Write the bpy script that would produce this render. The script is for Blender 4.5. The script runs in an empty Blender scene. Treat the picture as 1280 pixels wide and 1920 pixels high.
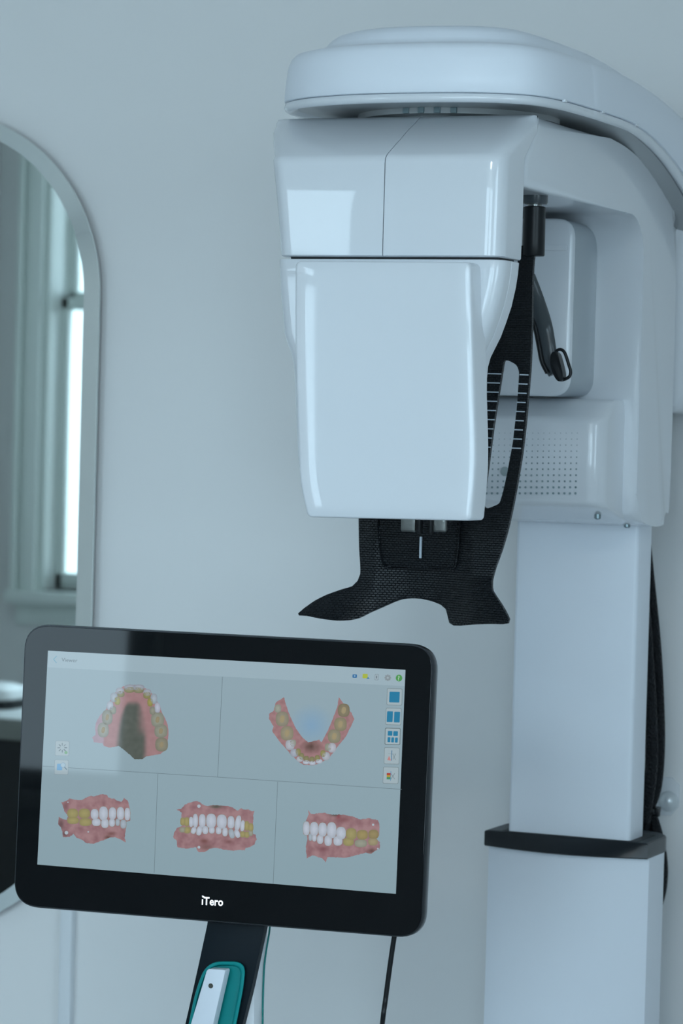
import bpy, bmesh, math, random
from mathutils import Vector, Matrix, noise
from mathutils.geometry import delaunay_2d_cdt
random.seed(7)
S = bpy.context.scene
COL = S.collection
PI = math.pi

# ------------------------------------------------------------------ camera
FPX = 5630.0                       # focal length in pixels of the 1280x1920 frame
CAM = Vector((1.368, -4.278, 1.600))
def _basis():
    d = Vector((2420, 94, FPX)).normalized()
    x = Vector((13130, -515, -FPX)); x -= x.dot(d) * d; x.normalize()
    u = d.cross(x)
    if u.y < 0: u.negate()
    return Matrix((x, d, u))       # rows: world X, Y, Z in (right, up, forward)
MB_ = _basis()
def ray(px, py): return MB_ @ Vector(((px - 640) / FPX, -(py - 960) / FPX, 1.0))
def on_y(px, py, Y):
    r = ray(px, py); return CAM + r * ((Y - CAM.y) / r.y)
def on_x(px, py, Xv):
    r = ray(px, py); return CAM + r * ((Xv - CAM.x) / r.x)
def on_plane(px, py, P, n):
    r = ray(px, py); return CAM + r * ((P - CAM).dot(n) / r.dot(n))
cam = bpy.data.cameras.new('camera'); co = bpy.data.objects.new('camera', cam); COL.objects.link(co)
right, up, fwd = MB_ @ Vector((1, 0, 0)), MB_ @ Vector((0, 1, 0)), MB_ @ Vector((0, 0, 1))
rot = Matrix((right, up, -fwd)).transposed()
co.matrix_world = Matrix.Translation(CAM) @ rot.to_4x4()
cam.sensor_fit = 'VERTICAL'; cam.sensor_height = 36; cam.lens = FPX / 1920 * 36
cam.dof.use_dof = True; cam.dof.focus_distance = 3.68; cam.dof.aperture_fstop = 8.0
cam.clip_start = 0.05
S.camera = co

# ------------------------------------------------------------------ world, daylight, exposure
WORLD = 6.65
PANEL = 22.0                       # watts of the added ceiling fill panel
w = bpy.data.worlds.new('sky'); S.world = w; w.use_nodes = True
bg = w.node_tree.nodes['Background']
bg.inputs[0].default_value = (0.69, 0.90, 1.08, 1); bg.inputs[1].default_value = WORLD
S.view_settings.view_transform = 'Standard'; S.view_settings.look = 'None'
S.view_settings.exposure = 0.0; S.view_settings.gamma = 1.0; S.view_settings.use_curve_mapping = False
S.cycles.use_denoising = True
S.cycles.max_bounces = 10; S.cycles.diffuse_bounces = 6; S.cycles.glossy_bounces = 6
S.cycles.caustics_reflective = False; S.cycles.caustics_refractive = False
# window openings in the back wall: (x0, x1, z0, z1)
WIN = [(-3.74, -1.98, 1.00, 2.78), (-0.55, 0.75, 1.00, 2.78), (1.05, 2.38, 1.00, 2.78)]
YB = -5.0
SIDE = (-3.75, -2.35, 0.8, 2.75)    # opening of the added fill window in the right wall: (y0, y1, z0, z1)
l = bpy.data.lights.new('window_portal', 'AREA'); l.shape = 'RECTANGLE'; l.size = SIDE[1] - SIDE[0]; l.size_y = SIDE[3] - SIDE[2]; l.cycles.is_portal = True
lo = bpy.data.objects.new('window_portal', l); COL.objects.link(lo); lo.location = (2.66, (SIDE[0] + SIDE[1]) / 2, (SIDE[2] + SIDE[3]) / 2); lo.rotation_euler = (PI / 2, 0, PI / 2)
for x0, x1, z0, z1 in WIN:         # portals guide the sky light in through each window
    l = bpy.data.lights.new('window_portal', 'AREA'); l.shape = 'RECTANGLE'
    l.size = x1 - x0; l.size_y = z1 - z0; l.cycles.is_portal = True
    lo = bpy.data.objects.new('window_portal', l); COL.objects.link(lo)
    lo.location = ((x0 + x1) / 2, YB - 0.16, (z0 + z1) / 2); lo.rotation_euler = (PI / 2, 0, 0)

# ------------------------------------------------------------------ materials
def lin(c): 
    c = c / 255.0
    return c / 12.92 if c <= 0.04045 else ((c + 0.055) / 1.055) ** 2.4
def srgb(r, g, b): return (lin(r), lin(g), lin(b), 1)
def mat(name, col, rough=0.5, metal=0.0, coat=0.0, bump=None, spec=0.5, mottle=0.0, ior=1.45):
    m = bpy.data.materials.new(name); m.use_nodes = True
    nt = m.node_tree; b = nt.nodes['Principled BSDF']
    b.inputs['Base Color'].default_value = col if len(col) == 4 else (*col, 1)
    b.inputs['Roughness'].default_value = rough; b.inputs['Metallic'].default_value = metal
    b.inputs['Coat Weight'].default_value = coat; b.inputs['Coat Roughness'].default_value = 0.03
    b.inputs['Specular IOR Level'].default_value = spec; b.inputs['IOR'].default_value = ior
    tc = nt.nodes.new('ShaderNodeTexCoord')
    if mottle:
        n = nt.nodes.new('ShaderNodeTexNoise'); n.inputs['Scale'].default_value = 5; n.inputs['Detail'].default_value = 3
        r = nt.nodes.new('ShaderNodeMix'); r.data_type = 'RGBA'
        c = b.inputs['Base Color'].default_value[:]
        r.inputs[6].default_value = tuple(v * (1 - mottle) for v in c[:3]) + (1,)
        r.inputs[7].default_value = tuple(min(1, v * (1 + mottle)) for v in c[:3]) + (1,)
        nt.links.new(tc.outputs['Object'], n.inputs['Vector']); nt.links.new(n.outputs['Fac'], r.inputs[0])
        nt.links.new(r.outputs[2], b.inputs['Base Color'])
    if bump:
        sc, st = bump
        n = nt.nodes.new('ShaderNodeTexNoise'); n.inputs['Scale'].default_value = sc; n.inputs['Detail'].default_value = 4
        bp = nt.nodes.new('ShaderNodeBump'); bp.inputs['Strength'].default_value = st; bp.inputs['Distance'].default_value = 0.002
        nt.links.new(tc.outputs['Object'], n.inputs['Vector']); nt.links.new(n.outputs['Fac'], bp.inputs['Height'])
        nt.links.new(bp.outputs['Normal'], b.inputs['Normal'])
    return m
M = {}
M['gloss_white'] = mat('glossy_white_plastic', (0.675, 0.70, 0.735), 0.30, coat=0.8, mottle=0.008)
M['satin_white'] = mat('satin_white_enamel', (0.76, 0.80, 0.86), 0.38, mottle=0.01)
M['matt_white'] = mat('matt_white_plastic', (0.70, 0.725, 0.75), 0.5, mottle=0.01)
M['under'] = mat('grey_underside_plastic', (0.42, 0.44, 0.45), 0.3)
M['dark_gap'] = mat('dark_seam_rubber', (0.02, 0.024, 0.026), 0.6)
M['wall'] = mat('painted_plaster', (0.76, 0.76, 0.755), 0.75, bump=(90, 0.06), mottle=0.012)
M['ceiling'] = mat('ceiling_paint', (0.86, 0.86, 0.86), 0.9, bump=(60, 0.05))
M['floor'] = mat('pale_vinyl_floor', (0.50, 0.52, 0.54), 0.5, bump=(30, 0.05), mottle=0.05)
M['frame'] = mat('sage_white_window_paint', (0.76, 0.82, 0.79), 0.4, bump=(40, 0.04))
M['black'] = mat('black_plastic', (0.006, 0.0075, 0.009), 0.35, spec=0.35)
M['black_gloss'] = mat('black_bezel_glass', (0.0030, 0.0040, 0.0050), 0.03, spec=0.26)
M['cap'] = mat('dark_grey_collar', (0.009, 0.012, 0.015), 0.30, spec=0.4)
M['captop'] = mat('grey_collar_top', (0.055, 0.065, 0.072), 0.5)
M['rim'] = mat('dark_bezel_edge', (0.03, 0.033, 0.037), 0.28, metal=0.6)
M['navy'] = mat('navy_black_stand', (0.004, 0.009, 0.0135), 0.42, spec=0.2)
M['teal'] = mat('teal_silicone', srgb(0, 138, 137), 0.45)
M['teal_deep'] = mat('teal_silicone_inner', srgb(0, 132, 131), 0.5)
M['steel'] = mat('brushed_steel', (0.26, 0.27, 0.26), 0.3, metal=1.0, bump=(200, 0.2))
M['screw'] = mat('screw_steel', (0.22, 0.28, 0.30), 0.3, metal=1.0)
M['grey_arm'] = mat('grey_satin_arm', (0.055, 0.065, 0.072), 0.28)
M['mark'] = mat('white_print', (0.50, 0.56, 0.62), 0.5)
M['desk_top'] = mat('white_laminate', (0.72, 0.74, 0.74), 0.4)
M['desk_body'] = mat('black_laminate', (0.006, 0.006, 0.007), 0.4)
M['desk_edge'] = mat('grey_laminate_edge', (0.22, 0.22, 0.20), 0.5)
M['dot'] = mat('grille_hole_grey', (0.20, 0.27, 0.29), 0.6)
M['sensor_grey'] = mat('grey_sensor_window', (0.30, 0.36, 0.37), 0.3)
M['ground'] = mat('pale_paving', (0.4, 0.38, 0.35), 0.9, bump=(10, 0.3), mottle=0.05)

def mirror_mat():
    m = bpy.data.materials.new('silvered_mirror'); m.use_nodes = True; b = m.node_tree.nodes['Principled BSDF']
    b.inputs['Base Color'].default_value = (0.88, 0.94, 0.92, 1); b.inputs['Metallic'].default_value = 1
    b.inputs['Roughness'].default_value = 0.0
    return m
M['mirror'] = mirror_mat()
def glass_mat():
    m = bpy.data.materials.new('window_glass'); m.use_nodes = True; nt = m.node_tree
    nt.nodes.remove(nt.nodes['Principled BSDF']); o = nt.nodes['Material Output']
    t = nt.nodes.new('ShaderNodeBsdfTransparent'); t.inputs[0].default_value = (0.95, 0.97, 0.96, 1)
    g = nt.nodes.new('ShaderNodeBsdfGlossy'); g.inputs['Roughness'].default_value = 0.0
    f = nt.nodes.new('ShaderNodeFresnel'); f.inputs[0].default_value = 1.35
    x = nt.nodes.new('ShaderNodeMixShader')
    nt.links.new(f.outputs[0], x.inputs[0]); nt.links.new(t.outputs[0], x.inputs[1]); nt.links.new(g.outputs[0], x.inputs[2])
    nt.links.new(x.outputs[0], o.inputs[0]); return m
M['glass'] = glass_mat()
def scale_mat(name, base, rough):
    """black moulded plastic with a small staggered scale texture"""
    m = mat(name, base, rough, spec=0.36); nt = m.node_tree; b = nt.nodes['Principled BSDF']
    tc = nt.nodes.new('ShaderNodeTexCoord'); sx = nt.nodes.new('ShaderNodeSeparateXYZ'); cx = nt.nodes.new('ShaderNodeCombineXYZ')
    nt.links.new(tc.outputs['Object'], sx.inputs[0]); nt.links.new(sx.outputs[0], cx.inputs[0]); nt.links.new(sx.outputs[2], cx.inputs[1])
    br = nt.nodes.new('ShaderNodeTexBrick'); br.offset = 0.5
    br.inputs['Scale'].default_value = 1.0; br.inputs['Brick Width'].default_value = 0.0052; br.inputs['Row Height'].default_value = 0.0030
    br.inputs['Mortar Size'].default_value = 0.0007; br.inputs['Mortar Smooth'].default_value = 1.0
    nt.links.new(cx.outputs[0], br.inputs['Vector'])
    bp = nt.nodes.new('ShaderNodeBump'); bp.inputs['Strength'].default_value = 1.0; bp.inputs['Distance'].default_value = 0.0012; bp.invert = True
    nt.links.new(br.outputs['Fac'], bp.inputs['Height']); nt.links.new(bp.outputs['Normal'], b.inputs['Normal'])
    return m
M['scales'] = scale_mat('textured_black_plastic', (0.0065, 0.0085, 0.0110), 0.36)
def braid_mat():
    m = mat('braided_black_sleeve', (0.006, 0.007, 0.009), 0.45, spec=0.2); nt = m.node_tree; b = nt.nodes['Principled BSDF']
    tc = nt.nodes.new('ShaderNodeTexCoord'); v = nt.nodes.new('ShaderNodeTexVoronoi'); v.inputs['Scale'].default_value = 260
    bp = nt.nodes.new('ShaderNodeBump'); bp.inputs['Strength'].default_value = 1.0; bp.inputs['Distance'].default_value = 0.002
    nt.links.new(tc.outputs['Object'], v.inputs['Vector']); nt.links.new(v.outputs['Distance'], bp.inputs['Height'])
    nt.links.new(bp.outputs['Normal'], b.inputs['Normal']); return m
M['braid'] = braid_mat()
def screen_mat():
    m = mat('lit_display', (0.003, 0.004, 0.005), 0.03, spec=0.30); nt = m.node_tree; b = nt.nodes['Principled BSDF']
    a = nt.nodes.new('ShaderNodeAttribute'); a.attribute_name = 'picture'
    nt.links.new(a.outputs['Color'], b.inputs['Emission Color']); b.inputs['Emission Strength'].default_value = 1.0
    return m
M['screen'] = screen_mat()
def logo_mat():
    m = mat('lit_white_logo', (0.6, 0.6, 0.6), 0.3); b = m.node_tree.nodes['Principled BSDF']
    b.inputs['Emission Color'].default_value = (0.85, 0.93, 1.0, 1); b.inputs['Emission Strength'].default_value = 1.1
    return m
M['logo'] = logo_mat()
def brick_mat():
    m = mat('pale_brickwork', (0.5, 0.36, 0.3), 0.9); nt = m.node_tree; b = nt.nodes['Principled BSDF']
    tc = nt.nodes.new('ShaderNodeTexCoord'); sx = nt.nodes.new('ShaderNodeSeparateXYZ'); cx = nt.nodes.new('ShaderNodeCombineXYZ')
    nt.links.new(tc.outputs['Object'], sx.inputs[0]); nt.links.new(sx.outputs[0], cx.inputs[0]); nt.links.new(sx.outputs[2], cx.inputs[1])
    br = nt.nodes.new('ShaderNodeTexBrick'); br.inputs['Scale'].default_value = 1.0
    br.inputs['Brick Width'].default_value = 0.22; br.inputs['Row Height'].default_value = 0.075; br.inputs['Mortar Size'].default_value = 0.008
    br.inputs['Color1'].default_value = (0.125, 0.080, 0.065, 1); br.inputs['Color2'].default_value = (0.15, 0.095, 0.078, 1)
    br.inputs['Mortar'].default_value = (0.20, 0.15, 0.13, 1)
    nt.links.new(cx.outputs[0], br.inputs['Vector']); nt.links.new(br.outputs['Color'], b.inputs['Base Color']); return m
M['brick'] = brick_mat()

# ------------------------------------------------------------------ mesh helpers
def finish(bm, name, m, parent=None, angle=35, smooth=True):
    bmesh.ops.recalc_face_normals(bm, faces=bm.faces[:])
    me = bpy.data.meshes.new(name); bm.to_mesh(me); bm.free()
    for mm in (m if isinstance(m, (list, tuple)) else [m]): me.materials.append(mm)
    if smooth:
        for p in me.polygons: p.use_smooth = True
        me.set_sharp_from_angle(angle=math.radians(angle))
    o = bpy.data.objects.new(name, me); COL.objects.link(o)
    if parent:
        o.parent = parent
        o.matrix_parent_inverse = parent_world(parent).inverted()
    return o
def parent_world(o):
    mw = Matrix.LocRotScale(o.location, o.rotation_euler, o.scale)
    if o.parent: mw = parent_world(o.parent) @ o.matrix_parent_inverse @ mw
    return mw
def thing(name, label, cat, loc, group=None):
    o = bpy.data.objects.new(name, None); COL.objects.link(o); o.location = loc; o.empty_display_size = 0.05
    o['label'] = label; o['category'] = cat
    if group: o['group'] = group
    return o
def tag(o, label, cat, group=None):
    o['label'] = label; o['category'] = cat
    if group: o['group'] = group
    return o
def struct(o): o['kind'] = 'structure'; return o
def add_box(bm, a, b, bevel=0.0, seg=2):
    g = bmesh.ops.create_cube(bm, size=1)
    c = [(a[i] + b[i]) / 2 for i in range(3)]; s = [abs(b[i] - a[i]) for i in range(3)]
    for v in g['verts']: v.co = Vector((v.co[i] * s[i] + c[i] for i in range(3)))
    if bevel:
        es = list({e for v in g['verts'] for e in v.link_edges})
        bmesh.ops.bevel(bm, geom=es, offset=bevel, segments=seg, profile=0.5, affect='EDGES')
def box(name, a, b, m, parent=None, bevel=0.0, seg=2):
    bm = bmesh.new(); add_box(bm, a, b, bevel, seg); return finish(bm, name, m, parent)
def loft(bm, rings, cap0=True, cap1=True):
    vs = [[bm.verts.new(p) for p in r] for r in rings]; n = len(rings[0])
    for a, b in zip(vs, vs[1:]):
        for i in range(n): bm.faces.new((a[i], a[(i + 1) % n], b[(i + 1) % n], b[i]))
    if cap0: bm.faces.new(vs[0])
    if cap1: bm.faces.new(vs[-1])
    return vs
def rr(x0, x1, y0, y1, r, n=6):
    """rounded rectangle in plan; r = one radius or (front_left, front_right, back_right, back_left)"""
    if not isinstance(r, (list, tuple)): r = (r,) * 4
    out = []
    for (cx, cy, sx, sy, a0, k) in ((x0, y0, 1, 1, PI, r[0]), (x1, y0, -1, 1, 1.5 * PI, r[1]), (x1, y1, -1, -1, 0, r[2]), (x0, y1, 1, -1, 0.5 * PI, r[3])):
        for i in range(n + 1):
            t = a0 + i / n * PI / 2
            out.append((cx + sx * k + k * math.cos(t), cy + sy * k + k * math.sin(t)))
    return out
def loft_rr(bm, secs, n=6):
    loft(bm, [[Vector((x, y, z)) for x, y in rr(x0, x1, y0, y1, r, n)] for z, x0, x1, y0, y1, r in secs])
def extrude_x(bm, prof, x0, x1, bevel=0.0, seg=4):
    """side profile of (y, z) points pushed along X"""
    a = [bm.verts.new((x0, y, z)) for y, z in prof]; b = [bm.verts.new((x1, y, z)) for y, z in prof]
    n = len(prof); fa = bm.faces.new(a); fb = bm.faces.new(b[::-1])
    for i in range(n): bm.faces.new((a[i], b[i], b[(i + 1) % n], a[(i + 1) % n]))
    if bevel: bmesh.ops.bevel(bm, geom=list(fa.edges) + list(fb.edges), offset=bevel, segments=seg, profile=0.5, affect='EDGES', clamp_overlap=True)
def slab(bm, front, offset, bevel=0.0, seg=3, both=False):
    """closed outline (list of Vector) pushed back by offset, front edge rounded"""
    a = [bm.verts.new(p) for p in front]; b = [bm.verts.new(p + offset) for p in front]; n = len(front)
    fa = bm.faces.new(a); fb = bm.faces.new(b[::-1])
    for i in range(n): bm.faces.new((a[i], b[i], b[(i + 1) % n], a[(i + 1) % n]))
    if bevel:
        g = list(fa.edges) + (list(fb.edges) if both else [])
        bmesh.ops.bevel(bm, geom=g, offset=bevel, segments=seg, profile=0.5, affect='EDGES', clamp_overlap=True)
def smooth_closed(pts, it=2, keep=()):
    for _ in range(it):
        out = []
        for i, p in enumerate(pts):
            q = pts[(i + 1) % len(pts)]
            out.append((p[0] * .75 + q[0] * .25, p[1] * .75 + q[1] * .25)); out.append((p[0] * .25 + q[0] * .75, p[1] * .25 + q[1] * .75))
        pts = out
    return pts
def round_poly(pts, r, n=5):
    """round each corner of a 2-D polygon; r one value or a list"""
    out = []; N = len(pts)
    for i, p in enumerate(pts):
        rad = r[i] if isinstance(r, (list, tuple)) else r
        P = Vector(p); A = Vector(pts[i - 1]) - P; B = Vector(pts[(i + 1) % N]) - P
        d = min(rad, A.length * .49, B.length * .49)
        if d <= 0: out.append(tuple(P)); continue
        a = P + A.normalized() * d; b = P + B.normalized() * d
        for k in range(n + 1):
            t = k / n; q = a * (1 - t) ** 2 + P * 2 * t * (1 - t) + b * t * t
            out.append((q.x, q.y))
    return out
def catmull(pts, n=8):
    out = []; P = [Vector(p) for p in pts]; P = [P[0] * 2 - P[1]] + P + [P[-1] * 2 - P[-2]]
    for i in range(1, len(P) - 2):
        for k in range(n):
            t = k / n
            out.append(0.5 * ((2 * P[i]) + (P[i + 1] - P[i - 1]) * t + (2 * P[i - 1] - 5 * P[i] + 4 * P[i + 1] - P[i + 2]) * t * t + (3 * P[i] - P[i - 1] - 3 * P[i + 1] + P[i + 2]) * t ** 3))
    out.append(P[-2]); return out
def tube(bm, pts, r, n=12, flat=1.0, side=None):
    rings = []; rad = r if isinstance(r, (list, tuple)) else [r] * len(pts)
    prev = None
    for i, p in enumerate(pts):
        t = (pts[min(i + 1, len(pts) - 1)] - pts[max(i - 1, 0)]).normalized()
        s = side if side else (prev if prev else (Vector((0, 1, 0)) if abs(t.y) < .9 else Vector((1, 0, 0))))
        s = (s - s.dot(t) * t).normalized(); prev = s; u = t.cross(s)
        rings.append([p + (s * math.cos(a) * flat + u * math.sin(a)) * rad[i] for a in (2 * PI * k / n for k in range(n))])
    loft(bm, rings)
def lathe_z(bm, c, prof, n=32):
    """prof: (radius, z) list about vertical axis at c=(x,y)"""
    loft(bm, [[Vector((c[0] + r * math.cos(2 * PI * k / n), c[1] + r * math.sin(2 * PI * k / n), z)) for k in range(n)] for r, z in prof])
def lathe_y(bm, c, prof, n=32):
    """prof: (radius, y) list about an axis along Y through (x,z)=c"""
    loft(bm, [[Vector((c[0] + r * math.cos(2 * PI * k / n), y, c[1] + r * math.sin(2 * PI * k / n))) for k in range(n)] for r, y in prof])
def inside(p, poly):
    c = False; j = len(poly) - 1
    for i in range(len(poly)):
        if (poly[i][1] > p[1]) != (poly[j][1] > p[1]) and p[0] < (poly[j][0] - poly[i][0]) * (p[1] - poly[i][1]) / (poly[j][1] - poly[i][1]) + poly[i][0]: c = not c
        j = i
    return c
def cdt(outline, holes=(), step=None):
    V = []; F = []; E = []
    def add(poly):
        s = len(V); V.extend(Vector(p) for p in poly); E.extend((s + i, s + (i + 1) % len(poly)) for i in range(len(poly)))
    add(outline)
    for h in holes: add(h)
    if step:
        xs = [p[0] for p in outline]; ys = [p[1] for p in outline]; y = min(ys) + step / 2; row = 0
        while y < max(ys):
            x = min(xs) + step * (0.5 if row % 2 else 0.25)
            while x < max(xs):
                if inside((x, y), outline) and not any(inside((x, y), h) for h in holes):
                    if min(((x - q[0]) ** 2 + (y - q[1]) ** 2) for poly in (outline, *holes) for q in poly) > (step * .45) ** 2: V.append(Vector((x, y)))
                x += step
            y += step * .87; row += 1
    r = delaunay_2d_cdt(V, E, [], 0, 1e-6)
    vs, fs = r[0], r[2]; keep = []
    for f in fs:
        c = sum((vs[i] for i in f), Vector((0, 0))) / len(f)
        if inside(c, outline) and not any(inside(c, h) for h in holes): keep.append(f)
    return vs, keep
def shell(bm, outline, holes, step, fn, thick, rim=0.0):
    """thin curved plate: fn maps 2-D to the 3-D front surface; thickened along +Y with a rounded rim"""
    vs, fs = cdt(outline, holes, step)
    A = [bm.verts.new(fn(v.x, v.y)) for v in vs]; B = [bm.verts.new(fn(v.x, v.y) + Vector((0, thick, 0))) for v in vs]
    cnt = {}
    for f in fs:
        bm.faces.new([A[i] for i in f]); bm.faces.new([B[i] for i in f][::-1])
        for i in range(len(f)):
            e = (f[i], f[(i + 1) % len(f)]); k = tuple(sorted(e)); cnt.setdefault(k, []).append(e)
    edges = []
    for k, l in cnt.items():
        if len(l) == 1:
            i, j = l[0]; fc = bm.faces.new((A[i], B[i], B[j], A[j]))
            edges += [bm.edges.get((A[i], A[j])), bm.edges.get((B[i], B[j]))]
    if rim: bmesh.ops.bevel(bm, geom=[e for e in edges if e], offset=rim, segments=2, profile=0.5, affect='EDGES', clamp_overlap=True)

# ------------------------------------------------------------------ room shell
XL, XR, ZC = -3.93, 2.5, 3.0
def wall_with_holes(name, holes):
    """back wall with window openings"""
    bm = bmesh.new(); xs = sorted({XL, XR, *[h[0] for h in holes], *[h[1] for h in holes]})
    for a, b in zip(xs, xs[1:]):
        h = [q for q in holes if q[0] <= a and q[1] >= b]
        if h: add_box(bm, (a, YB - .3, 0), (b, YB, h[0][2])); add_box(bm, (a, YB - .3, h[0][3]), (b, YB, ZC))
        else: add_box(bm, (a, YB - .3, 0), (b, YB, ZC))
    return struct(finish(bm, name, M['wall'], smooth=False))
struct(box('wall_front', (XL, 0, 0), (XR, .2, ZC), M['wall']))
wall_with_holes('wall_back', WIN)
struct(box('wall_left', (XL - .2, YB - .3, 0), (XL, .2, ZC), M['wall']))
bm = bmesh.new()
for y0, y1, z0, z1 in ((YB - .3, SIDE[0], 0, ZC), (SIDE[1], .2, 0, ZC), (SIDE[0], SIDE[1], 0, SIDE[2]), (SIDE[0], SIDE[1], SIDE[3], ZC)): add_box(bm, (XR, y0, z0), (XR + .2, y1, z1))
struct(finish(bm, 'wall_right', M['wall'], smooth=False))
sw = struct(bpy.data.objects.new('window_4', None)); COL.objects.link(sw); sw.location = (XR, SIDE[0], SIDE[2])  # unseen window, added so daylight reaches the scanner's right-hand faces
bm = bmesh.new()
for y0, y1, z0, z1 in ((SIDE[0], SIDE[0] + .05, SIDE[2], SIDE[3]), (SIDE[1] - .05, SIDE[1], SIDE[2], SIDE[3]), (SIDE[0], SIDE[1], SIDE[2], SIDE[2] + .06), (SIDE[0], SIDE[1], SIDE[3] - .05, SIDE[3]), (SIDE[0], SIDE[1], 1.85, 1.9)): add_box(bm, (XR + .08, y0, z0), (XR + .12, y1, z1), .004)
finish(bm, 'sash', M['frame'], sw)
box('window_sill', (XR - .05, SIDE[0] - .05, SIDE[2] - .03), (XR + .08, SIDE[1] + .05, SIDE[2]), M['frame'], sw, .005)
box('pane', (XR + .098, SIDE[0] + .04, SIDE[2] + .04), (XR + .102, SIDE[1] - .04, SIDE[3] - .04), M['glass'], sw)
struct(box('floor', (XL - .2, YB - .3, -.1), (XR + .2, .2, 0), M['floor']))
struct(box('ceiling', (XL - .2, YB - .3, ZC), (XR + .2, .2, ZC + .1), M['ceiling']))
struct(box('ground', (-20, -30, -.7), (14, YB - .3, -.6), M['ground']))
for i, (x0, x1, z0, z1) in enumerate(WIN):
    win = struct(bpy.data.objects.new('window_%d' % (i + 1), None)); COL.objects.link(win); win.location = ((x0 + x1) / 2, YB, z0)
    bm = bmesh.new()                                    # moulded architrave around the opening
    for k, (wd, d0, d1) in enumerate(((.085, 0, .022), (.06, .02, .034), (.022, .03, .05))):
        off = .0 if k < 2 else .068
        a0, a1 = (off, off + wd)
        add_box(bm, (x0 - a1, YB + d0 - .001, z0 - .02), (x0 - a0, YB + d1, z1 + a1), .003)
        add_box(bm, (x1 + a0, YB + d0 - .001, z0 - .02), (x1 + a1, YB + d1, z1 + a1), .003)
        add_box(bm, (x0 - a1, YB + d0 - .001, z1 + a0), (x1 + a1, YB + d1, z1 + a1), .003)
    finish(bm, 'architrave', M['frame'], win)
    box('window_sill', (x0 - .1, YB - .1, z0 - .045), (x1 + .1, YB + .07, z0), M['frame'], win, .01)
    box('apron', (x0 - .08, YB - .001, z0 - .12), (x1 + .08, YB + .018, z0 - .045), M['frame'], win, .004)
    bm = bmesh.new(); zm = 2.0 if i == 0 else 1.9
    for (lo, hi, y) in ((z0, zm + .03, YB - .09), (zm - .01, z1, YB - .14)):      # two sliding sashes
        add_box(bm, (x0, y - .04, lo), (x0 + .045, y, hi), .005); add_box(bm, (x1 - .045, y - .04, lo), (x1, y, hi), .005)
        add_box(bm, (x0, y - .04, lo), (x1, y, lo + .06), .005); add_box(bm, (x0, y - .04, hi - .045), (x1, y, hi), .005)
    add_box(bm, (x0, YB - .2, z0), (x0 + .018, YB + .002, z1), .002); add_box(bm, (x1 - .018, YB - .2, z0), (x1, YB + .002, z1), .002)
    finish(bm, 'sash', M['frame'], win)
    bm = bmesh.new(); add_box(bm, (x0 + .04, YB - .114, z0 + .05), (x1 - .04, YB - .11, zm)); add_box(bm, (x0 + .04, YB - .164, zm + .03), (x1 - .04, YB - .16, z1 - .04))
    finish(bm, 'pane', M['glass'], win, smooth=False)
bld = thing('brick_building', 'pale brick house beyond the window, seen in the pill-shaped mirror', 'building', (-9, -12, -.6))
box('facade', (-12, -12.5, -.6), (-7.15, -11.5, 5.2), M['brick'], bld)
box('roof_ledge', (-12.1, -12.6, 5.2), (-7.08, -11.4, 5.4), M['desk_top'], bld)

# wall trunking under the mirror
tr = bmesh.new(); add_box(tr, (-.936, -.016, .0), (-.914, .001, .98), .003, 3)
tag(finish(tr, 'cable_trunking', M['matt_white']), 'narrow white vertical trunking strip on the wall below the mirror', 'trunking')

# ------------------------------------------------------------------ mirror
mx, mr, zt, zb = -1.187, .295, 1.800, 1.055
def pill(r):
    out = []
    for k in range(49): a = PI * k / 48; out.append((mx + r * math.cos(a), zt + r * math.sin(a)))
    for k in range(49): a = PI + PI * k / 48; out.append((mx + r * math.cos(a), zb + r * math.sin(a)))
    return out
mir = thing('wall_mirror', 'tall frameless mirror with rounded ends hanging on the left of the wall', 'mirror', (mx, -.01, zb - mr))
bm = bmesh.new(); loft(bm, [[Vector((x, y, z)) for x, z in pill(r)] for r, y in ((mr - .03, 0.0005), (mr - .03, -.0125))])
finish(bm, 'backing', M['dark_gap'], mir)
bm = bmesh.new(); ro = [[Vector((x, y, z)) for x, z in pill(r)] for r, y in ((mr, -.012), (mr, -.0167), (mr - .0245, -.0225))]
loft(bm, ro, True, False); finish(bm, 'bevelled_edge', M['mirror'], mir, 1)
bm = bmesh.new(); bm.faces.new([bm.verts.new((x, -.0225, z)) for x, z in pill(mr - .0245)])
bmesh.ops.translate(bm, verts=bm.verts, vec=(0, 0, 0)); g = bmesh.ops.extrude_face_region(bm, geom=bm.faces[:])
bmesh.ops.translate(bm, verts=[v for v in g['geom'] if isinstance(v, bmesh.types.BMVert)], vec=(0, .003, 0))
finish(bm, 'mirror_glass', M['mirror'], mir, 10)

# ------------------------------------------------------------------ desk across the room (seen in the mirror)
dk = thing('desk', 'white-topped black desk reflected in the mirror', 'desk', (-3.4, -3.5, 0))
box('worktop', (-3.9, -3.85, .72), (-2.6, -3.2, .75), M['desk_top'], dk, .003)
box('front_edge', (-3.9, -3.2, .69), (-2.6, -3.19, .748), M['desk_edge'], dk, .002)
box('cabinet', (-3.88, -3.8, 0), (-2.62, -3.21, .72), M['desk_body'], dk)
dv = thing('desk_device', 'white device with a dark base on the reflected desk', 'device', (-3.25, -3.5, .75))
bm = bmesh.new(); loft_rr(bm, [(.75, -3.6, -2.95, -3.66, -3.38, .06), (.775, -3.6, -2.95, -3.66, -3.38, .06)]); finish(bm, 'base', M['black'], dv)
bm = bmesh.new(); loft_rr(bm, [(.775, -3.58, -2.97, -3.64, -3.40, .06), (.80, -3.57, -2.98, -3.62, -3.42, .05), (.815, -3.52, -3.02, -3.58, -3.46, .03)]); finish(bm, 'lid', M['desk_top'], dv)

# ------------------------------------------------------------------ x-ray scanner
xs = thing('xray_scanner', 'large white dental x-ray scanner with overhead arm and telescopic column', 'x-ray scanner', (0, -.22, 0))
GW, SW = M['gloss_white'], M['satin_white']
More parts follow.
